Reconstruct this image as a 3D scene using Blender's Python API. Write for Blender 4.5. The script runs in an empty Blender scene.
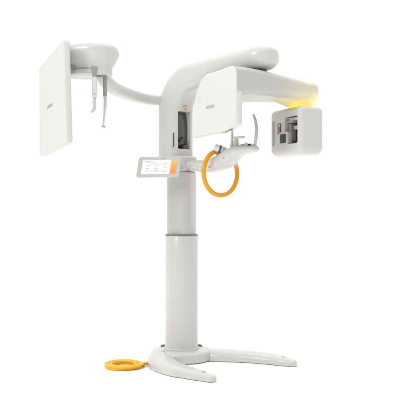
import bpy, bmesh, math, random
from mathutils import Vector, Matrix
random.seed(4)
PI = math.pi
S = bpy.context.scene
COL = S.collection

# ------------------------------------------------------------------ materials
def nt(name):
    m = bpy.data.materials.new(name); m.use_nodes = True
    return m, m.node_tree, m.node_tree.nodes['Principled BSDF']

def plastic(name, col, rough=.35, var=.03, bump=.02, scale=60, coat=0.0, metal=0.0):
    m, t, p = nt(name)
    tc = t.nodes.new('ShaderNodeTexCoord')
    n = t.nodes.new('ShaderNodeTexNoise'); n.inputs['Scale'].default_value = 3.0; n.inputs['Detail'].default_value = 6
    t.links.new(tc.outputs['Object'], n.inputs['Vector'])
    r = t.nodes.new('ShaderNodeValToRGB')
    r.color_ramp.elements[0].position = .3; r.color_ramp.elements[1].position = .7
    r.color_ramp.elements[0].color = (*[c*(1-var) for c in col], 1)
    r.color_ramp.elements[1].color = (*[min(1, c*(1+var)) for c in col], 1)
    t.links.new(n.outputs['Fac'], r.inputs['Fac']); t.links.new(r.outputs['Color'], p.inputs['Base Color'])
    n2 = t.nodes.new('ShaderNodeTexNoise'); n2.inputs['Scale'].default_value = scale; n2.inputs['Detail'].default_value = 4
    t.links.new(tc.outputs['Object'], n2.inputs['Vector'])
    b = t.nodes.new('ShaderNodeBump'); b.inputs['Strength'].default_value = bump; b.inputs['Distance'].default_value = .002
    t.links.new(n2.outputs['Fac'], b.inputs['Height']); t.links.new(b.outputs['Normal'], p.inputs['Normal'])
    mr = t.nodes.new('ShaderNodeMapRange'); mr.inputs['To Min'].default_value = rough*.85; mr.inputs['To Max'].default_value = rough*1.2
    t.links.new(n.outputs['Fac'], mr.inputs['Value']); t.links.new(mr.outputs['Result'], p.inputs['Roughness'])
    p.inputs['Metallic'].default_value = metal
    p.inputs['Coat Weight'].default_value = coat
    p.inputs['Coat Roughness'].default_value = .12
    return m

def emit(name, col, strength, rough=.3, base=None):
    m, t, p = nt(name)
    p.inputs['Base Color'].default_value = (*(base or col), 1)
    p.inputs['Emission Color'].default_value = (*col, 1)
    p.inputs['Emission Strength'].default_value = strength
    p.inputs['Roughness'].default_value = rough
    return m

WHITE = plastic('white_gloss_paint', (.565, .558, .535), .32, .015, coat=.25)
PANEL = plastic('bright_white_shell', (.64, .637, .622), .38, .012, coat=.2)
GREYP = plastic('pale_grey_paint', (.48, .473, .45), .34, .02, coat=.2)
MID = plastic('mid_grey_plastic', (.30, .30, .29), .42, .03)
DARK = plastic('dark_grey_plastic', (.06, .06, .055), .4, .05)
BLACK = plastic('black_plastic', (.012, .012, .012), .35, .05)
OLIVE = plastic('dim_grey_metal', (.34, .32, .28), .35, .08, metal=.2)
YEL, _t, _p = nt('amber_plastic')
_p.inputs['Base Color'].default_value = (.68, .315, .001, 1); _p.inputs['Roughness'].default_value = .33
CABLE = plastic('amber_cable_sheath', (.80, .43, .003), .36, .04, bump=.05)
BRASS = plastic('brass', (.72, .46, .16), .25, .05, metal=.8)
CHROME = plastic('brushed_steel', (.62, .62, .61), .22, .03, metal=.9)
ROD = plastic('translucent_acrylic', (.55, .55, .57), .15, .02, coat=.3)
RED = plastic('red_print', (.55, .22, .19), .5, .02)
INK = plastic('grey_print', (.34, .34, .36), .5, .02)
GLASSD = plastic('dark_mirror_glass', (.10, .10, .09), .12, .12, metal=.5, coat=.5)
RINGE = emit('amber_light_ring', (1.0, .62, .02), 1.1, base=(.85, .5, .02))
FRAME = plastic('screen_frame_grey', (.50, .50, .485), .4, .02)
SCREEN = emit('lit_screen_white', (1, 1, 1), .9, .2, base=(.05, .05, .05))
LED = emit('orange_led', (1.0, .35, .02), .6)

def cover():
    m = plastic('translucent_white_cover', (.54, .533, .508), .32, .015, coat=.25)
    t = m.node_tree; p = t.nodes['Principled BSDF']; out = t.nodes['Material Output']
    tr = t.nodes.new('ShaderNodeBsdfTranslucent'); tr.inputs['Color'].default_value = (.85, .85, .80, 1)
    mx = t.nodes.new('ShaderNodeMixShader'); mx.inputs[0].default_value = .14
    t.links.new(p.outputs[0], mx.inputs[1]); t.links.new(tr.outputs[0], mx.inputs[2]); t.links.new(mx.outputs[0], out.inputs['Surface'])
    return m
COVER = cover()

def orange_screen():
    m, t, p = nt('lit_screen_orange')
    tc = t.nodes.new('ShaderNodeTexCoord'); sp = t.nodes.new('ShaderNodeSeparateXYZ')
    t.links.new(tc.outputs['Generated'], sp.inputs[0])
    r = t.nodes.new('ShaderNodeValToRGB')
    r.color_ramp.elements[0].color = (1, .30, .02, 1); r.color_ramp.elements[1].color = (1, .58, .22, 1)
    r.color_ramp.elements[0].position = .1; r.color_ramp.elements[1].position = .9
    t.links.new(sp.outputs['Z'], r.inputs['Fac'])
    t.links.new(r.outputs['Color'], p.inputs['Emission Color']); p.inputs['Emission Strength'].default_value = .85
    p.inputs['Base Color'].default_value = (.1, .04, .01, 1)
    return m
RINGM = plastic('bronze_band', (.20, .18, .145), .35, .04)
ORSC = orange_screen()
CEPH = plastic('cephalometric_shell', (.585, .583, .57), .5, .012)
UIG = emit('screen_grey_marks', (.62, .62, .64), .8, base=(.1, .1, .1))
UIO = emit('screen_orange_marks', (1, .45, .1), .9)

# ------------------------------------------------------------------ object helpers
def link(name, me, mat, parent=None, smooth=True, angle=40):
    o = bpy.data.objects.new(name, me); COL.objects.link(o)
    if mat: me.materials.append(mat)
    if parent: o.parent = parent
    if smooth:
        for p in me.polygons: p.use_smooth = len(p.vertices) < 9
        me.set_sharp_from_angle(angle=math.radians(angle))
    return o

def from_bm(name, bm, mat, parent=None, angle=40):
    bmesh.ops.recalc_face_normals(bm, faces=bm.faces)
    me = bpy.data.meshes.new(name); bm.to_mesh(me); bm.free()
    return link(name, me, mat, parent, True, angle)

def ring_super(c, A, B, ra, rb, ex=2.0, n=48):
    out = []
    for i in range(n):
        a = 2*PI*i/n; ca, sa = math.cos(a), math.sin(a)
        x = math.copysign(abs(ca)**(2/ex), ca)*ra; y = math.copysign(abs(sa)**(2/ex), sa)*rb
        out.append(Vector(c) + A*x + B*y)
    return out

def ring_rr(c, A, B, ra, rb, r, k=8):
    r = max(1e-4, min(r, ra*.999, rb*.999)); out = []
    for q, (sx, sy) in enumerate([(1, 1), (-1, 1), (-1, -1), (1, -1)]):
        cx, cy = sx*(ra-r), sy*(rb-r)
        for i in range(k+1):
            a = q*PI/2 + i/k*PI/2
            out.append(Vector(c) + A*(cx+r*math.cos(a)) + B*(cy+r*math.sin(a)))
    return out

def loft(bm, rings, cap=True):
    vs = [[bm.verts.new(p) for p in r] for r in rings]
    n = len(vs[0])
    for a, b in zip(vs, vs[1:]):
        for i in range(n):
            bm.faces.new((a[i], a[(i+1) % n], b[(i+1) % n], b[i]))
    if cap:
        bm.faces.new(vs[0][::-1]); bm.faces.new(vs[-1])

def lathe(bm, c, prof, n=64, axis=Vector((0, 0, 1)), ref=None):
    axis = axis.normalized(); ref = ref or (Vector((1, 0, 0)) if abs(axis.x) < .9 else Vector((0, 1, 0)))
    A = (ref - axis*ref.dot(axis)).normalized(); B = axis.cross(A)
    loft(bm, [ring_super(Vector(c)+axis*z, A, B, r, r, 2, n) for r, z in prof])

def catmull(pts, sub=8):
    P = [Vector(p) for p in pts]; P = [2*P[0]-P[1]] + P + [2*P[-1]-P[-2]]; out = []
    for i in range(1, len(P)-2):
        for s in range(sub):
            t = s/sub; p0, p1, p2, p3 = P[i-1:i+3]
            out.append(.5*((2*p1)+(p2-p0)*t+(2*p0-5*p1+4*p2-p3)*t*t+(3*p1-p0-3*p2+p3)*t**3))
    out.append(P[-2]); return out

def lerp_list(vals, n):
    out = []
    for i in range(n):
        f = i/(n-1)*(len(vals)-1); k = min(int(f), len(vals)-2); t = f-k
        t = t*t*(3-2*t) if len(vals) > 2 else t
        out.append(vals[k]*(1-t)+vals[k+1]*t)
    return out

def tube(bm, pts, rw, rh=None, sub=8, n=24, ex=2.0, up=Vector((0, 0, 1)), capr=None, closed=False):
    """rw: radii across, rh: radii along 'up'; rounded ends"""
    if closed:
        N = len(pts); vs = []
        for i, p in enumerate(pts):
            t = (pts[(i+1) % N]-pts[i-1]).normalized(); s = t.cross(up).normalized(); u2 = s.cross(t)
            vs.append([bm.verts.new(q) for q in ring_super(p, s, u2, rw, rh or rw, ex, n)])
        for k in range(N):
            a, b = vs[k], vs[(k+1) % N]
            for i in range(n): bm.faces.new((a[i], a[(i+1) % n], b[(i+1) % n], b[i]))
        return
    dv = (Vector(pts[-1])-Vector(pts[0])).normalized()
    if abs(dv.dot(up)) > .95: up = Vector((0, 1, 0)) if abs(dv.y) < .9 else Vector((1, 0, 0))
    C = catmull(pts, sub) if sub > 1 else [Vector(p) for p in pts]
    W = lerp_list(rw if isinstance(rw, (list, tuple)) else [rw, rw], len(C))
    H = lerp_list(rh if isinstance(rh, (list, tuple)) else [rh, rh], len(C)) if rh is not None else W
    fr = []
    for i, p in enumerate(C):
        t = (C[min(i+1, len(C)-1)]-C[max(i-1, 0)]).normalized()
        s = t.cross(up)
        s = s.normalized() if s.length > 1e-4 else (fr[-1][2] if fr else Vector((1, 0, 0)))
        fr.append((p, t, s, s.cross(t).normalized()))
    rings = []
    r0 = capr if capr is not None else min(W[0], H[0])*.98; r1 = capr if capr is not None else min(W[-1], H[-1])*.98
    for k in range(5):
        a = PI/2*(1-k/5); p, t, s, u2 = fr[0]; d = r0*(1-math.cos(a))
        rings.append(ring_super(p - t*r0*math.sin(a), s, u2, max(W[0]-d, 1e-4), max(H[0]-d, 1e-4), ex, n))
    for (p, t, s, u2), w, h in zip(fr, W, H): rings.append(ring_super(p, s, u2, w, h, ex, n))
    for k in range(1, 6):
        a = PI/2*k/5; p, t, s, u2 = fr[-1]; d = r1*(1-math.cos(a))
        rings.append(ring_super(p + t*r1*math.sin(a), s, u2, max(W[-1]-d, 1e-4), max(H[-1]-d, 1e-4), ex, n))
    loft(bm, rings)

def prism(bm, c, A, B, N, ha, hb, hn, r=.01, edge=.004, k=6, steps=3):
    """rounded box: rounded rectangle in the A,B plane, extruded +-hn along N with rounded edges"""
    rs = []
    for i in range(steps+1):
        a = PI/2*(1-i/steps); d = edge*(1-math.cos(a)); rs.append((-hn+edge-edge*math.sin(a), d))
    for i in range(steps+1):
        a = PI/2*(i/steps); d = edge*(1-math.cos(a)); rs.append((hn-edge+edge*math.sin(a), d))
    loft(bm, [ring_rr(Vector(c)+N*z, A, B, ha-d, hb-d, max(r-d, 1e-3), k) for z, d in rs])

def outline_solid(bm, pts, N, hn, edge=.012, steps=4):
    """closed convex-ish outline (3D points in one plane), given thickness with rounded edges"""
    n = len(pts); c = sum(pts, Vector())/n
    nrm = []
    for i in range(n):
        t = (pts[(i+1) % n]-pts[i-1]).normalized(); q = t.cross(N).normalized()
        if q.dot(pts[i]-c) < 0: q = -q
        nrm.append(q)
    rs = []
    for i in range(steps+1):
        a = PI/2*(1-i/steps); rs.append((-hn+edge-edge*math.sin(a), edge*(1-math.cos(a))))
    for i in range(steps+1):
        a = PI/2*(i/steps); rs.append((hn-edge+edge*math.sin(a), edge*(1-math.cos(a))))
    rings = [[p-q*d+N*z for p, q in zip(pts, nrm)] for z, d in rs]
    rings = [[p+(c+N*rs[0][0]-p)*.03 for p in rings[0]]] + rings + [[p+(c+N*rs[-1][0]-p)*.03 for p in rings[-1]]]
    loft(bm, rings, cap=False)
    bm.verts.ensure_lookup_table(); vs = list(bm.verts)[-n*len(rings):]
    for ring, z in ((vs[:n], rs[0][0]), (vs[-n:], rs[-1][0])):
        cv = bm.verts.new(c+N*z)
        for i in range(n): bm.faces.new((ring[i], ring[(i+1) % n], cv))

def round_poly(corners, sub=6):
    """corners: list of (a, b, radius) in 2D -> rounded outline"""
    out = []; n = len(corners)
    for i, (x, y, r) in enumerate(corners):
        p = Vector((x, y)); a = Vector(corners[i-1][:2]); b = Vector(corners[(i+1) % n][:2])
        d1 = (a-p).normalized(); d2 = (b-p).normalized()
        ang = d1.angle(d2)
        if ang > 3.1: out.append(p); continue
        t = r/math.tan(ang/2); t = min(t, (a-p).length*.49, (b-p).length*.49)
        s = p+d1*t; e = p+d2*t
        for k in range(sub+1):
            f = k/sub; out.append((s*(1-f)**2 + p*2*f*(1-f) + e*f*f))
    return out

def boolean_cut(o, cutter_bm):
    me = bpy.data.meshes.new('cutter'); bmesh.ops.recalc_face_normals(cutter_bm, faces=cutter_bm.faces)
    cutter_bm.to_mesh(me); cutter_bm.free()
    c = bpy.data.objects.new('cutter', me); COL.objects.link(c)
    md = o.modifiers.new('b', 'BOOLEAN'); md.object = c; md.operation = 'DIFFERENCE'; md.solver = 'EXACT'
    bpy.context.view_layer.update()
    dg = bpy.context.evaluated_depsgraph_get()
    new = bpy.data.meshes.new_from_object(o.evaluated_get(dg))
    o.modifiers.clear(); o.data = new
    bpy.data.objects.remove(c); bpy.data.meshes.remove(me)
    for p in new.polygons: p.use_smooth = True
    new.set_sharp_from_angle(angle=math.radians(32))

def lettering(name, s, mat, parent, pos, X, Y, size, shear=0.0):
    cu = bpy.data.curves.new('t', 'FONT'); cu.body = s; cu.size = size; cu.extrude = .0004; cu.shear = shear
    cu.align_x = 'CENTER'; cu.align_y = 'CENTER'; cu.offset = .0006
    o = bpy.data.objects.new('t', cu); COL.objects.link(o)
    bpy.context.view_layer.update()
    me = bpy.data.meshes.new_from_object(o.evaluated_get(bpy.context.evaluated_depsgraph_get()))
    bpy.data.objects.remove(o)
    X = X.normalized(); Y = Y.normalized(); Z = X.cross(Y).normalized()
    M = Matrix((X, Y, Z)).transposed().to_4x4(); M.translation = Vector(pos)
    me.transform(M); me.materials.clear()
    return link(name, me, mat, parent, False)

def empty(name, loc=(0, 0, 0)):
    o = bpy.data.objects.new(name, None); COL.objects.link(o); o.location = loc; o.empty_display_size = .1
    return o

# ------------------------------------------------------------------ setting
bm = bmesh.new()
bmesh.ops.create_grid(bm, x_segments=2, y_segments=2, size=120)
fl_m = plastic('white_floor', (.96, .96, .96), .8, .004, bump=.0)
fl = from_bm('floor', bm, fl_m); fl['kind'] = 'structure'

# ------------------------------------------------------------------ frames of reference
Z = Vector((0, 0, 1))
O = Vector((-.123, 5.0, 0))                       # foot of the column
U = Vector((.68, -.733, 0)).normalized()          # the machine faces this way
V = Vector((-U.y*-1, -U.x, 0)).normalized()       # its side
V = Vector((-.733, -.68, 0)).normalized()
def P(L, z, w=0): return O + U*L + V*w + Z*z

M_ = empty('dental_xray_machine', (0, 0, 0))
M_['label'] = 'tall white dental x-ray machine on a column with amber handle ring and side cephalometric panel'
M_['category'] = 'x-ray machine'

# --- base
bm = bmesh.new()
lathe(bm, O, [(.19, .002), (.198, .006), (.202, .02), (.201, .05), (.197, .060), (.190, .067), (.180, .0705), (.150, .072), (.135, .073)], 96)
base = from_bm('base_plate', bm, WHITE, M_)
for a0, a1 in [(28, 62), (122, 156)]:  # dark crescents modelled in place of the shade at the disc's back edge
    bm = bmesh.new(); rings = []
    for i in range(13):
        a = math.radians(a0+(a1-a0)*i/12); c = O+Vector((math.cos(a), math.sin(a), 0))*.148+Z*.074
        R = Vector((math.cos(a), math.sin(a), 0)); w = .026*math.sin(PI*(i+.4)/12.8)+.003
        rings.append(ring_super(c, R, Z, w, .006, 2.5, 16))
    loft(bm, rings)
    from_bm('base_shade', bm, DARK, base)

def leg(pts, W, H, caps):
    bm = bmesh.new(); C = catmull(pts, 10); n = len(C)
    w = lerp_list(W, n); h = lerp_list(H, n); rings = []
    fr = []
    for i, p in enumerate(C):
        t = (C[min(i+1, n-1)]-C[max(i-1, 0)]).normalized(); fr.append((p, t, t.cross(Z).normalized()))
    def ringat(p, s, ww, hh):
        # flat underside, crowned top
        out = []
        for k in range(33):
            a = PI*k/32; ca, sa = math.cos(a), math.sin(a)
            out.append(p + s*(math.copysign(abs(ca)**(2/3.2), ca)*ww) + Z*(.004+hh*sa**(2/2.9)))
        for f in (-.6, 0, .6): out.append(p + s*(ww*f) + Z*.003)
        return out
    for (p, t, s), ww, hh in zip(fr, w, h): rings.append(ringat(p, s, ww, hh))
    p, t, s = fr[-1]; R = w[-1]
    for k in range(1, 9):
        a = PI/2*k/8.2; rings.append(ringat(p+t*R*1.15*math.sin(a), s, w[-1]*math.cos(a)**.8, h[-1]*(1-.5*(k/8)**2.2)))
    loft(bm, rings)
    o = from_bm('leg', bm, WHITE, M_, 50)
    for (i, dx) in caps:
        p, t, s = fr[i]; b2 = bmesh.new()
        lathe(b2, p + s*dx + Z*(h[i]*.985), [(.011, -.004), (.011, .004), (.0095, .0062), (.005, .0066)], 24)
        from_bm('screw_cap', b2, MID, o)
    return o
leg([(-.20, 5.08, 0), (-.26, 4.93, 0), (-.235, 4.72, 0), (-.150, 4.545, 0), (-.035, 4.43, 0), (.055, 4.345, 0)],
    [.05, .080, .086, .073, .057, .036], [.062, .070, .067, .060, .050, .040], [(12, -.02), (46, 0)])
leg([(.015, 5.0, 0), (.13, 4.985, 0), (.28, 4.955, 0), (.42, 4.90, 0), (.52, 4.825, 0), (.578, 4.775, 0)],
    [.07, .086, .082, .072, .055, .036], [.062, .064, .061, .055, .047, .040], [(42, .0)])

# --- column
bm = bmesh.new()
lathe(bm, O, [(.118, .071), (.118, .078), (.112, .083), (.1105, .09), (.1095, .30), (.1095, .60), (.1095, .818), (.107, .8225), (.1, .824)], 96)
from_bm('lower_column', bm, WHITE, M_)
bm = bmesh.new()
lathe(bm, O, [(.10, .8240), (.1090, .8243), (.1096, .826), (.1096, .8305), (.1088, .8322), (.099, .834)], 96)
from_bm('column_ring', bm, RINGM, M_)
bm = bmesh.new()
c0 = O+Z*.8375
CA = Vector((math.cos(math.radians(22)), -math.sin(math.radians(22)), 0)); CBq = Vector((-CA.y, CA.x, 0))
rings = [ring_rr(O+Z*z, CA, CBq, .086, .086, .052, 12) for z in (.833, .9, 1.0, 1.1, 1.2, 1.24)]
loft(bm, rings)
upc = from_bm('upper_column', bm, GREYP, M_)

# --- overhead frame: carriage rising and bending forward into the top arm
bm = bmesh.new(); rings = []
a0, b0 = .106, .090
L0 = -.060
for k in range(6):
    a = PI/2*(1-k/6); r = .05; d = r*(1-math.cos(a))
    rings.append(ring_rr(P(L0, 1.275+r-r*math.sin(a)), U, V, a0-d, b0-d, .055-d*.6))
for i in range(12): rings.append(ring_rr(P(L0, 1.33+i*.027), U, V, a0, b0, .055))
Rb = .215; zc = 1.642
for i in range(0, 19):
    th = PI/2*i/18; f = i/18; e = f*f*(3-2*f)
    c = P(L0+Rb-Rb*math.cos(th), zc+Rb*math.sin(th))
    A = U*math.cos(th) - Z*math.sin(th)                 # inner side direction
    rings.append(ring_rr(c, A, V, a0*(1-e)+.092*e, b0+.010*e, .055+.012*e))
Ls, Le = L0+Rb, .705
for i in range(1, 13):
    f = i/12; hh = .092*(1-f)+.070*f; zz = 1.857*(1-f)+1.899*f
    rings.append(ring_rr(P(Ls+(Le-Ls)*f, zz), -Z, V, hh, .100+.010*f, .067*(1-f)+.069*f))
for k in range(1, 16):
    a = PI/2*k/15.2; R = .115
    hh = .070*(.22+.78*math.cos(a)**.75)
    rings.append(ring_rr(P(Le+R*math.sin(a), 1.899), -Z, V, hh, R*math.cos(a)**.9, .068))
loft(bm, rings)
frame = from_bm('overhead_arm', bm, WHITE, M_, 60)
cut = bmesh.new(); prism(cut, P(L0+a0+.01, 1.52, .014), V, Z, U, .050, .124, .075, .008, .002); boolean_cut(frame, cut)
# seam lip on the flank and mirror window on the front of the carriage
fx = L0 + a0
bm = bmesh.new(); rings = []
for i in range(13):                                    # bowed positioning mirror inside the recess
    f = -1+2*i/12
    rings.append(ring_rr(P(fx-.046+.016*(1-f*f), 1.52+f*.121, .014), V, U, .0485, .004, .003, 4))
loft(bm, rings)
mir = from_bm('mirror', bm, GLASSD, frame)
bm = bmesh.new()
tube(bm, [P(fx-.030, 1.41, .052), P(fx-.014, 1.428, .045), P(fx-.010, 1.455, .025), P(fx-.016, 1.475, .0)], [.012, .016, .012, .006], [.006, .008, .008, .005], n=20)
tube(bm, [P(fx-.036, 1.405, .0), P(fx-.008, 1.405, .0)], [.026, .020], sub=1, n=32, capr=.006)
from_bm('mirror_cover', bm, DARK, mir)
bm = bmesh.new()
prism(bm, P(fx-.025, 1.455, b0+.0003), U, Z, V, .0022, .046, .002, .002, .0006)
from_bm('slot', bm, BLACK, frame)
bm = bmesh.new()
tube(bm, [P(fx-.002, 1.672, .012), P(fx+.012, 1.672, .012)], .006, sub=1)
tube(bm, [P(fx+.008, 1.672, .024), P(fx+.008, 1.672, -.004)], .0062, sub=1)
tube(bm, [P(fx+.008, 1.67, .004), P(fx+.008, 1.650, .004)], .003, sub=1)
from_bm('hinge_pin', bm, BRASS, frame)
bm = bmesh.new()
tube(bm, [P(fx-.035, 1.408, b0-.004), P(fx-.035, 1.408, b0+.002)], .005, sub=1, capr=.002)
from_bm('screw', bm, BRASS, frame)

# --- rotating gantry
E = Vector((.469, -.883, 0)).normalized()          # along the detector panel, towards the viewer
B = Vector((.883, .469, 0)).normalized()           # from detector to tube head
DN = Vector((.204, 4.25, 0))                       # near lower edge of the detector
bm = bmesh.new()
oc = [(0, 1.474, .018), (.15, 1.449, .11), (.545, 1.446, .014), (.545, 1.60, .10), (.490, 1.715, .09), (.425, 1.800, .05), (.365, 1.818, .05),
      (.16, 1.818, .2), (.0, 1.820, .075)]
pts = [DN + B*.022 - E*a + Z*b for a, b in round_poly(oc, 8)]
outline_solid(bm, pts, B, .024, .012, 5)
det = from_bm('detector_housing', bm, PANEL, M_, 45)
# lower sensor section, a touch thicker towards the patient
bm = bmesh.new()
oc = [(.02, 1.492, .02), (.12, 1.472, .2), (.30, 1.465, .4), (.50, 1.467, .02), (.50, 1.62, .03), (.02, 1.62, .02)]
pts = [DN + B*.046 - E*a + Z*b for a, b in round_poly(oc, 6)]
outline_solid(bm, pts, B, .006, .003, 4)
from_bm('sensor_cover', bm, GREYP, det, 45)
bm = bmesh.new()
prism(bm, DN - E*.17 + B*.022 + Z*1.4475, E, B, Z, .030, .008, .003, .004, .001)
from_bm('label_plate', bm, BRASS, det)
bm = bmesh.new()
prism(bm, DN - E*.105 + B*.022 + Z*1.4545, E, B, Z, .022, .009, .004, .004, .001)
from_bm('port', bm, MID, det)
lettering('lettering', 'RAYSCAN', INK, det, DN - E*.30 - B*.0025 + Z*1.612, E, Z, .0235)

# beam
c0 = DN - E*.203 + B*.006; c1 = Vector((.612, 4.69, 0))
D = (c1-c0).normalized(); LN = (c1-c0).length
W = Vector((D.y, -D.x, 0))                          # towards viewer
prof = [  # s, half width, ztop, zbot
    (0.00, .209, 1.812, 1.648), (.12, .207, 1.812, 1.652), (.25, .200, 1.810, 1.657), (.40, .188, 1.806, 1.662), (.52, .174, 1.802, 1.667),
    (.64, .162, 1.797, 1.671), (.76, .147, 1.792, 1.670), (.88, .136, 1.786, 1.670), (1.0, .128, 1.780, 1.670)]
bm = bmesh.new(); rings = []
def samp(s):
    for a, b in zip(prof, prof[1:]):
        if a[0] <= s <= b[0]:
            t = (s-a[0])/(b[0]-a[0]); return [x*(1-t)+y*t for x, y in zip(a[1:], b[1:])]
    return prof[-1][1:]
for i in range(25):
    s = i/24; hw, zt, zb = samp(s)
    hh = (zt-zb)/2; Wq = (E*(1-min(1, s*2.2)) + W*min(1, s*2.2)).normalized()
    rings.append(ring_rr(c0 + D*LN*s + Z*(zt+zb)/2, Wq, Z, hw, hh, .036 + .008*min(1, s*2)))
hw, zt, zb = prof[-1][1:]
for k in range(1, 13):
    a = PI/2*k/12.4; R = .118
    z0 = zb + .040*(1-math.cos(a))**1.1; z1 = zt - .018*(1-math.cos(a))
    hh = (z1-z0)/2
    rings.append(ring_rr(c1 + D*R*math.sin(a) + Z*(z1+z0)/2, W, Z, hw*math.cos(a)**.75, hh, min(.044, hh*.8)))
loft(bm, rings)
# collar going down to the light ring is part of the same moulding
beam = from_bm('rotating_arm', bm, COVER, M_, 60)
NC = Vector((.630, 4.70, 0))
bm = bmesh.new()
def ringN(r, z, ext, n=64):
    out = []
    for i in range(n):
        a = 2*PI*i/n; x, y = r*math.cos(a), r*math.sin(a)
        if x < 0: x -= ext*(-x/r)**.8
        out.append(NC + D*x + W*y + Z*z)
    return out
loft(bm, [ringN(*q) for q in [(.108, 1.715, .26), (.108, 1.698, .22), (.107, 1.683, .17), (.105, 1.670, .11), (.098, 1.659, .062), (.091, 1.650, .028), (.085, 1.643, .01), (.081, 1.638, .002), (.080, 1.6365, 0)]])
from_bm('neck', bm, COVER, beam)
bm = bmesh.new()
lathe(bm, NC, [(.070, 1.639), (.079, 1.638), (.0815, 1.634), (.0815, 1.626), (.079, 1.622), (.070, 1.621)], 64)
from_bm('light_ring', bm, RINGE, beam)
bm = bmesh.new()
AX = P(.66, 0)
lathe(bm, AX, [(.085, 1.806), (.085, 1.812), (.078, 1.813), (.078, 1.842), (.07, 1.843)], 48)
from_bm('turntable', bm, DARK, M_)

# tube head
HC = Vector((.604, 4.70, 0)); ha, hb = .168, .092
bm = bmesh.new(); rings = []; r = .045; zb, zt = 1.328, 1.624
for k in range(8):
    a = PI/2*(1-k/8); d = r*(1-math.cos(a)); rings.append(ring_rr(HC+Z*(zb+r-r*math.sin(a)), E, B, ha-d, hb-d, max(.036-d*.3, .012), 8))
for z in (zb+r, (zb+zt)/2, zt-.03): rings.append(ring_rr(HC+Z*z, E, B, ha, hb, .036, 8))
r = .03
for k in range(1, 8):
    a = PI/2*k/7; d = r*(1-math.cos(a)); rings.append(ring_rr(HC+Z*(zt-r+r*math.sin(a)), E, B, ha-d, hb-d, max(.036-d*.3, .012), 8))
loft(bm, rings)
head = from_bm('tube_head', bm, WHITE, M_, 45)
def HP(t, z, dep=0): return HC + E*(ha-t) - B*(hb-dep) + Z*z     # t from the near corner along the face, dep into the head
cut = bmesh.new()
prism(cut, HP(.096, 1.482, .03), E, Z, B, .068, .084, .06, .012, .002)
boolean_cut(head, cut)
cut = bmesh.new()
prism(cut, HP(.222, 1.502, .0), E, Z, B, .022, .034, .03, .008, .002)
boolean_cut(head, cut)
bm = bmesh.new()
prism(bm, HP(.096, 1.482, .088), E, Z, B, .066, .082, .003, .012, .001)
w_ = from_bm('window', bm, OLIVE, head)
bm = bmesh.new()
prism(bm, HP(.085, 1.550, .05), E, Z, B, .055, .010, .035, .004, .002)
prism(bm, HP(.075, 1.500, .060), E, Z, B, .042, .012, .025, .006, .003)
prism(bm, HP(.060, 1.455, .062), E, Z, B, .018, .050, .022, .006, .003)
from_bm('shutter', bm, GREYP, w_)
bm = bmesh.new()
prism(bm, HP(.115, 1.535, .030), E, Z, B, .032, .006, .024, .003, .001)
prism(bm, HP(.140, 1.475, .040), E, Z, B, .012, .050, .020, .003, .001)
from_bm('bracket', bm, OLIVE, w_)
bm = bmesh.new()
prism(bm, HP(.172, 1.437, .012), E, Z, B, .046, .040, .018, .006, .003)
col_ = from_bm('collimator', bm, GREYP, head)
bm = bmesh.new()
prism(bm, HP(.174, 1.436, -.0058), E, Z, B, .032, .028, .0015, .003, .001)
from_bm('aperture', bm, BLACK, col_)
bm = bmesh.new()
prism(bm, HP(.222, 1.502, .026), E, Z, B, .022, .034, .003, .006, .001)
from_bm('hole_back', bm, DARK, head)
bm = bmesh.new()
tube(bm, [HP(.222, 1.522, .004), HP(.222, 1.522, .02)], .009, sub=1, n=16)
from_bm('indicator', bm, BRASS, head)
bm = bmesh.new()
prism(bm, HP(.287, 1.475, .0), E, Z, B, .010, .078, .0015, .004, .0006)
from_bm('side_grille', bm, MID, head)

# --- patient support
bm = bmesh.new(); rings = []; hr = .022
for k in range(6):
    a = PI/2*(1-k/6); d = hr*(1-math.cos(a)); rings.append(ring_rr(P(.022, 1.240+hr-hr*math.sin(a), -.002), U, V, .062-d, .086-d, .045-d*.5))
for k in range(1, 7):
    a = PI/2*k/6; d = hr*(1-math.cos(a)); rings.append(ring_rr(P(.022, 1.352-hr+hr*math.sin(a), -.002), U, V, .062-d, .086-d, .045-d*.5))
loft(bm, rings)
from_bm('arm_housing', bm, WHITE, M_)
bm = bmesh.new()
tube(bm, [P(.03, 1.285), P(.10, 1.283), P(.19, 1.280), P(.29, 1.276)], [.036, .036, .036, .038], [.036, .036, .038, .042], n=32)
sup = from_bm('support_arm', bm, WHITE, M_)
bm = bmesh.new()
tube(bm, [P(.21, 1.274), P(.31, 1.277), P(.40, 1.298), P(.47, 1.330), P(.535, 1.354), P(.60, 1.360), P(.66, 1.360)],
     [.042, .058, .064, .060, .052, .044, .034], [.039, .046, .050, .046, .035, .027, .020], n=36, ex=2.6)
chin = from_bm('chin_support', bm, WHITE, M_, 60)
for aL, az, aw in ((.33, 1.262, .056), (.46, 1.312, .056)):
    bm = bmesh.new(); tube(bm, [P(aL, az, aw-.012), P(aL, az, aw+.003)], .006, sub=1, n=16, capr=.002); from_bm('screw', bm, MID, chin)
bm = bmesh.new()
k0 = P(.405, 1.372, .030)
kd = (V*.75 - U*.45 + Z*.25).normalized()
lathe(bm, k0, [(.021, -.03), (.0215, .002), (.020, .004)], 40, kd)
from_bm('knob_stem', bm, WHITE, chin)
bm = bmesh.new()
lathe(bm, k0, [(.019, .003), (.0235, .005), (.0235, .012), (.019, .014)], 40, kd)
from_bm('knob_collar', bm, DARK, chin)
bm = bmesh.new()
lathe(bm, k0+kd*.013, [(.021, 0), (.023, .002), (.023, .022), (.021, .026), (.016, .028), (.010, .0285)], 40, kd)
from_bm('knob', bm, PANEL, chin)
bm = bmesh.new()
tube(bm, [P(.47, 1.372, .0), P(.475, 1.475, .0)], [.010, .007], sub=1, n=20)
tube(bm, [P(.505, 1.38, .0), P(.51, 1.43, .0)], [.020, .014], sub=1, n=24, ex=3)
prism(bm, P(.535, 1.438, .0), U, V, Z, .040, .022, .006, .018, .004)
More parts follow.
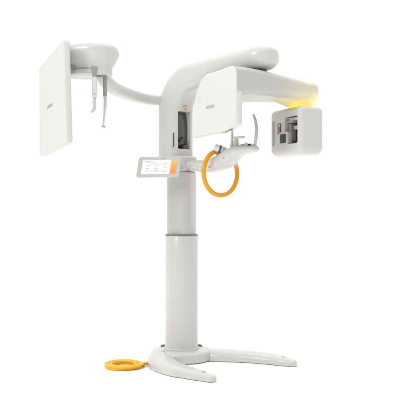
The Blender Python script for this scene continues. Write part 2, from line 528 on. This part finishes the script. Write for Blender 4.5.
from_bm('chin_rest', bm, PANEL, M_)
for aL, az, aw in ((.625, 1.378, -.032), (.625, 1.378, .030), (.585, 1.388, -.01)):
    bm = bmesh.new(); lathe(bm, P(aL, az, aw), [(.012, 0), (.012, .012), (.009, .015), (.004, .0155)], 24)
    from_bm('adjuster', bm, CHROME, chin)
bm = bmesh.new()
prism(bm, P(.60, 1.386, .012), U, V, Z, .045, .005, .006, .004, .002)
from_bm('rail', bm, DARK, chin)
bm = bmesh.new()
tube(bm, [P(.655, 1.372), P(.668, 1.392), P(.676, 1.43), P(.680, 1.48), P(.671, 1.53), P(.655, 1.566)],
     [.010, .012, .013, .013, .011, .007], [.008, .006, .006, .006, .006, .005], n=20, up=U)
prism(bm, P(.652, 1.376, .0), U, V, Z, .022, .014, .008, .008, .003)
from_bm('temple_support', bm, GREYP, M_)

# handle ring
rc = P(.372, 1.226); R1 = Vector((.79, .613, 0)).normalized(); bm = bmesh.new()
N1 = R1.cross(Z)
tube(bm, [rc + R1*.137*math.cos(2*PI*i/240) + Z*.141*math.sin(2*PI*i/240) for i in range(240)], .0145, n=48, closed=True, up=N1)
from_bm('handle_ring', bm, YEL, M_)
bm = bmesh.new()
q = rc + R1*.137*math.cos(1.85)+Z*.141*math.sin(1.85)
tube(bm, [q, q+R1*.035-Z*.02], .017, sub=1, n=20)
from_bm('handle_mount', bm, GREYP, M_); bm = bmesh.new()
q = rc + R1*.137*math.cos(.45)+Z*.141*math.sin(.45)
tube(bm, [q, q-R1*.05+Z*.02+U*.02], .017, sub=1, n=20)
from_bm('handle_mount', bm, GREYP, M_)

# --- control screen
sc = Vector((-.262, 4.78, 1.268))
SX = Vector((1, -.05, .012)).normalized(); SY = Vector((.14, .22, 1)).normalized()
SN = SX.cross(SY).normalized()
if SN.y > 0: SN = -SN
SY = (SY - SN*SY.dot(SN)).normalized()
SX = (SX*1.0).normalized()
bm = bmesh.new()
prism(bm, sc - SN*.008, SX, SY, SN, .137, .0675, .010, .014, .004, 8)
scr = from_bm('control_screen', bm, FRAME, M_)
bm = bmesh.new()
prism(bm, sc + SN*.0012 + SX*.001 - SY*.002, SX, SY, SN, .109, .047, .0022, .003, .0006)
dis = from_bm('display', bm, SCREEN, scr)
f0 = sc + SN*.0040 + SX*.001 - SY*.002
bm = bmesh.new(); prism(bm, f0+SX*.0915, SX, SY, SN, .0175, .0468, .0006, .002, .0002); from_bm('orange_bar', bm, ORSC, dis)
bm = bmesh.new()
for (x, y, w, h) in [(-.075, .038, .020, .0013), (-.060, .028, .034, .0012), (-.070, .012, .012, .0013), (-.018, .012, .011, .0013), (.035, .012, .010, .0013),
                     (-.072, -.008, .008, .0013), (-.02, -.008, .012, .0013), (.04, -.006, .012, .0013), (-.07, -.013, .010, .0011), (-.018, -.014, .010, .0011),
                     (-.075, -.032, .012, .0013), (-.02, -.032, .012, .0013), (.038, -.032, .012, .0013), (0, .0205, .065, .0007),
                     (0, -.0215, .065, .0006)]:
    prism(bm, f0+SX*x+SY*y, SX, SY, SN, w, h*1.6, .0007, .0005, .0001, 2, 1)
from_bm('screen_text', bm, UIG, dis)
for (x, y, w, h) in [(.038, .036, .0035, .005), (.022, -.006, .003, .003), (.052, -.006, .003, .003)]:
    bm = bmesh.new(); prism(bm, f0+SX*x+SY*y, SX, SY, SN, w, h, .0007, .0015, .0001, 2, 1)
    from_bm('screen_icon', bm, UIO, dis)
bm = bmesh.new()
prism(bm, sc+SN*.0025+SX*.02+SY*.0565, SX, SY, SN, .009, .0022, .0008, .001, .0002)
from_bm('logo', bm, RED, scr)
bm = bmesh.new()
tube(bm, [sc - SN*.035 + SX*.04, sc - SN*.075+SX*.09, P(.04, 1.285)], .022, n=24, capr=.006)
from_bm('screen_bracket', bm, GREYP, M_)

# --- cephalometric unit
CE = Vector((.393, -.92, 0)).normalized(); CB = Vector((.92, .393, 0)).normalized()
CN = Vector((-.757, 4.25, 0))
bm = bmesh.new()
oc = [(0, 1.372, .03), (.775, 1.346, .03), (.700, 1.920, .03), (0, 1.962, .03)]
pts = [CN + CB*(.018 - .03*(b-1.37)) - CE*a + Z*b for a, b in round_poly(oc, 8)]
outline_solid(bm, pts, CB, .021, .012, 5)
cp = from_bm('cephalometric_panel', bm, CEPH, M_)
lt = CN - CB*.0115 - CE*.40 + Z*1.632
lettering('lettering', 'RAYSCAN', INK, cp, lt + CE*.012, CE, Z, .026)
bm = bmesh.new(); prism(bm, lt - CE*.062 - Z*.003, CE, Z, CB, .008, .010, .0005, .002, .0001); from_bm('logo', bm, RED, cp)

H0 = Vector((-.640, 4.52, 0)); HX = Vector((.97, -.24, 0)).normalized(); HY = Vector((.24, .97, 0)).normalized()
def ringH(r, z, ext, n=48):
    out = []
    for i in range(n):
        a = 2*PI*i/n; x, y = r*math.cos(a), r*math.sin(a)
        if x < 0: x -= ext*(-x/r)**.45
        out.append(H0 + HX*x + HY*y + Z*z)
    return out
bm = bmesh.new()
loft(bm, [ringH(r, z, .07) for r, z in [(.098, 1.797), (.106, 1.800), (.110, 1.806), (.112, 1.845), (.114, 1.852), (.119, 1.858), (.128, 1.872), (.137, 1.893),
      (.147, 1.908), (.152, 1.920), (.154, 1.933), (.152, 1.948), (.146, 1.961), (.132, 1.974), (.105, 1.983), (.06, 1.988)]])
ch = from_bm('cephalometric_head', bm, WHITE, M_, 50)
bm = bmesh.new()
prism(bm, H0 - HX*.10 - HY*.112 + Z*1.828, HX, Z, HY, .030, .014, .003, .003, .001)
prism(bm, H0 - HX*.03 - HY*.1125 + Z*1.826, HX, Z, HY, .045, .0028, .0025, .002, .0006)
from_bm('slot', bm, MID, ch)
# rod with white grip and clear bent tip
r1 = Vector((-.620, 4.41, 0))
bm = bmesh.new()
tube(bm, [r1+Z*1.822, r1+Z*1.76], [.0125, .0125], sub=1, n=20, ex=3)
prism(bm, r1+Z*1.826+Vector((-.003, .02, 0)), Vector((1, 0, 0)), Vector((0, 1, 0)), Z, .020, .03, .006, .006, .002)
rod1 = from_bm('ear_rod', bm, MID, M_)
bm = bmesh.new()
tube(bm, [r1+Z*1.770, r1+Z*1.72, r1+Z*1.655+Vector((.001, 0, 0))], [.014, .0165, .0145], sub=6, n=24, ex=2.6, capr=.003)
from_bm('grip', bm, PANEL, rod1)
bm = bmesh.new()
tube(bm, [r1+Z*1.65, r1+Z*1.61+Vector((.001, 0, 0)), r1+Z*1.58+Vector((-.004, 0, 0)), r1+Z*1.568+Vector((-.016, 0, 0))], [.009, .0085, .010, .009], n=20, capr=.004)
from_bm('tip', bm, ROD, rod1)
bm = bmesh.new(); prism(bm, r1+Z*1.672+Vector((.002, -.0155, 0)), Vector((1, 0, 0)), Z, Vector((0, 1, 0)), .004, .003, .0012, .001, .0003)
from_bm('mark', bm, RED, rod1)
# thinner rod behind
r2 = Vector((-.568, 4.49, 0))
bm = bmesh.new()
tube(bm, [r2+Z*1.81, r2+Z*1.675], [.0125, .0125], sub=1, n=16, ex=3.5, capr=.003)
prism(bm, r2+Z*1.797+Vector((-.035, 0, 0)), Vector((1, 0, 0)), Vector((0, 1, 0)), Z, .040, .014, .011, .006, .002)
rod2 = from_bm('ear_rod', bm, MID, M_)
bm = bmesh.new()
tube(bm, [r2+Z*1.68, r2+Z*1.62, r2+Z*1.55+Vector((-.006, 0, 0)), r2+Z*1.498+Vector((-.010, 0, 0))], [.0105, .0095, .0055, .005], n=20, capr=.003)
from_bm('tip', bm, ROD, rod2)
bm = bmesh.new()
tube(bm, [r2+Z*1.494+Vector((-.016, 0, 0)), r2+Z*1.490+Vector((-.004, 0, 0))], [.0045, .006], sub=1, n=16)
from_bm('end_cap', bm, OLIVE, rod2)
# arm to the column
bm = bmesh.new()
tube(bm, [(-.60, 4.575, 1.822), (-.578, 4.64, 1.785), (-.535, 4.74, 1.757), (-.455, 4.90, 1.744), (-.365, 5.02, 1.736), (-.25, 5.07, 1.732), (-.16, 5.06, 1.732)],
     [.038, .040, .041, .039, .038, .036, .036], [.030, .035, .037, .036, .034, .033, .033], n=32, ex=3)
from_bm('cephalometric_arm', bm, WHITE, M_, 60)

# ------------------------------------------------------------------ coiled cable on the floor
cc = Vector((-.480, 4.74, 0))
bm = bmesh.new(); pts = []
turns = 6; N = 48*turns
for i in range(N+1):
    a = 2*PI*i/48 + .1; k = i/48; f = k/3
    rr = (.123-.046*f if f < 1 else .077+.046*(f-1)) + .0012*math.sin(a*2.1+k) + .001*math.sin(a*3.3)
    g = min(1, max(0, (k-2.7)/.6)); z = .0082 + .0135*g*g*(3-2*g) + .0007*math.sin(a*1.7)
    pts.append(cc + Vector((rr*math.cos(a), rr*math.sin(a), z)))
tail = [pts[-1], pts[-1]+Vector((.02, .03, -.008)), Vector((-.33, 4.83, .02)), Vector((-.27, 4.84, .012)), Vector((-.20, 4.86, .02))]
t2 = catmull(tail, 8)
tube(bm, pts+t2[1:], .0080, sub=1, n=12)
coil = from_bm('coiled_cable', bm, CABLE)
coil['label'] = 'amber yellow cable coiled flat on the white floor beside the machine base'
coil['category'] = 'cable'

# ------------------------------------------------------------------ light
w = bpy.data.worlds.new('World'); S.world = w; w.use_nodes = True
t = w.node_tree; bg = t.nodes['Background']
tc = t.nodes.new('ShaderNodeTexCoord'); sp = t.nodes.new('ShaderNodeSeparateXYZ')
t.links.new(tc.outputs['Generated'], sp.inputs[0])
# world gradient: white ahead, dimmed behind viewer for contrast, zenith boost added for floor
mr = t.nodes.new('ShaderNodeMapRange'); mr.inputs['From Min'].default_value = -.6; mr.inputs['From Max'].default_value = .5
mr.inputs['To Min'].default_value = .44; mr.inputs['To Max'].default_value = 1.12; mr.interpolation_type = 'SMOOTHSTEP'
m2 = t.nodes.new('ShaderNodeMapRange'); m2.inputs['From Min'].default_value = .45; m2.inputs['From Max'].default_value = .9
m2.inputs['To Min'].default_value = 0; m2.inputs['To Max'].default_value = .85; m2.interpolation_type = 'SMOOTHSTEP'
ad = t.nodes.new('ShaderNodeMath'); ad.operation = 'ADD'
t.links.new(sp.outputs['Y'], mr.inputs['Value']); t.links.new(sp.outputs['Z'], m2.inputs['Value'])
t.links.new(mr.outputs['Result'], ad.inputs[0]); t.links.new(m2.outputs['Result'], ad.inputs[1]); t.links.new(ad.outputs[0], bg.inputs['Strength'])
bg.inputs['Color'].default_value = (1, 1, 1, 1)

def area(name, loc, target, size, power, col=(1, 1, 1), sy=None):
    l = bpy.data.lights.new(name, 'AREA'); l.energy = power; l.size = size; l.color = col
    if sy: l.shape = 'RECTANGLE'; l.size_y = sy
    o = bpy.data.objects.new(name, l); COL.objects.link(o); o.location = loc
    o.rotation_euler = (Vector(target)-Vector(loc)).to_track_quat('-Z', 'Y').to_euler()
    return o
area('key_softbox', (-4.2, -.3, 4.8), (0, 4.8, 1.0), 2.6, 200, (1, .99, .97))
area('top_fill', (1.0, 4.0, 5.2), (0, 4.8, 0), 3.0, 25)  # overhead fill added for shape and floor brightness, no fixture known
for dx, dw, z, e in ((-.17, .04, 1.694, 1.3), (-.08, .055, 1.684, 1.9), (.02, .065, 1.684, 1.9), (.07, .03, 1.684, 1.2), (-.02, -.05, 1.690, 1.0),
                     (-.05, .035, 1.655, .13), (.04, .035, 1.655, .13), (0, -.05, 1.655, .12)):   # leds inside the translucent cover
    l = bpy.data.lights.new('ring_led', 'POINT'); l.energy = e; l.color = (1, .80, .03); l.shadow_soft_size = .012
    o = bpy.data.objects.new('ring_led', l); COL.objects.link(o)
    o.location = NC + D*dx + W*dw + Z*z

# ------------------------------------------------------------------ camera
cam = bpy.data.cameras.new('camera'); co = bpy.data.objects.new('camera', cam); COL.objects.link(co)
co.location = (0, 0, .98); co.rotation_euler = (PI/2, 0, 0)
cam.sensor_fit = 'HORIZONTAL'; cam.sensor_width = 36; cam.lens = 36*750/400
cam.shift_y = .010; cam.clip_end = 500; cam.clip_start = .05
S.camera = co
S.view_settings.view_transform = 'Standard'; S.view_settings.look = 'None'
S.view_settings.exposure = 0; S.view_settings.gamma = 1
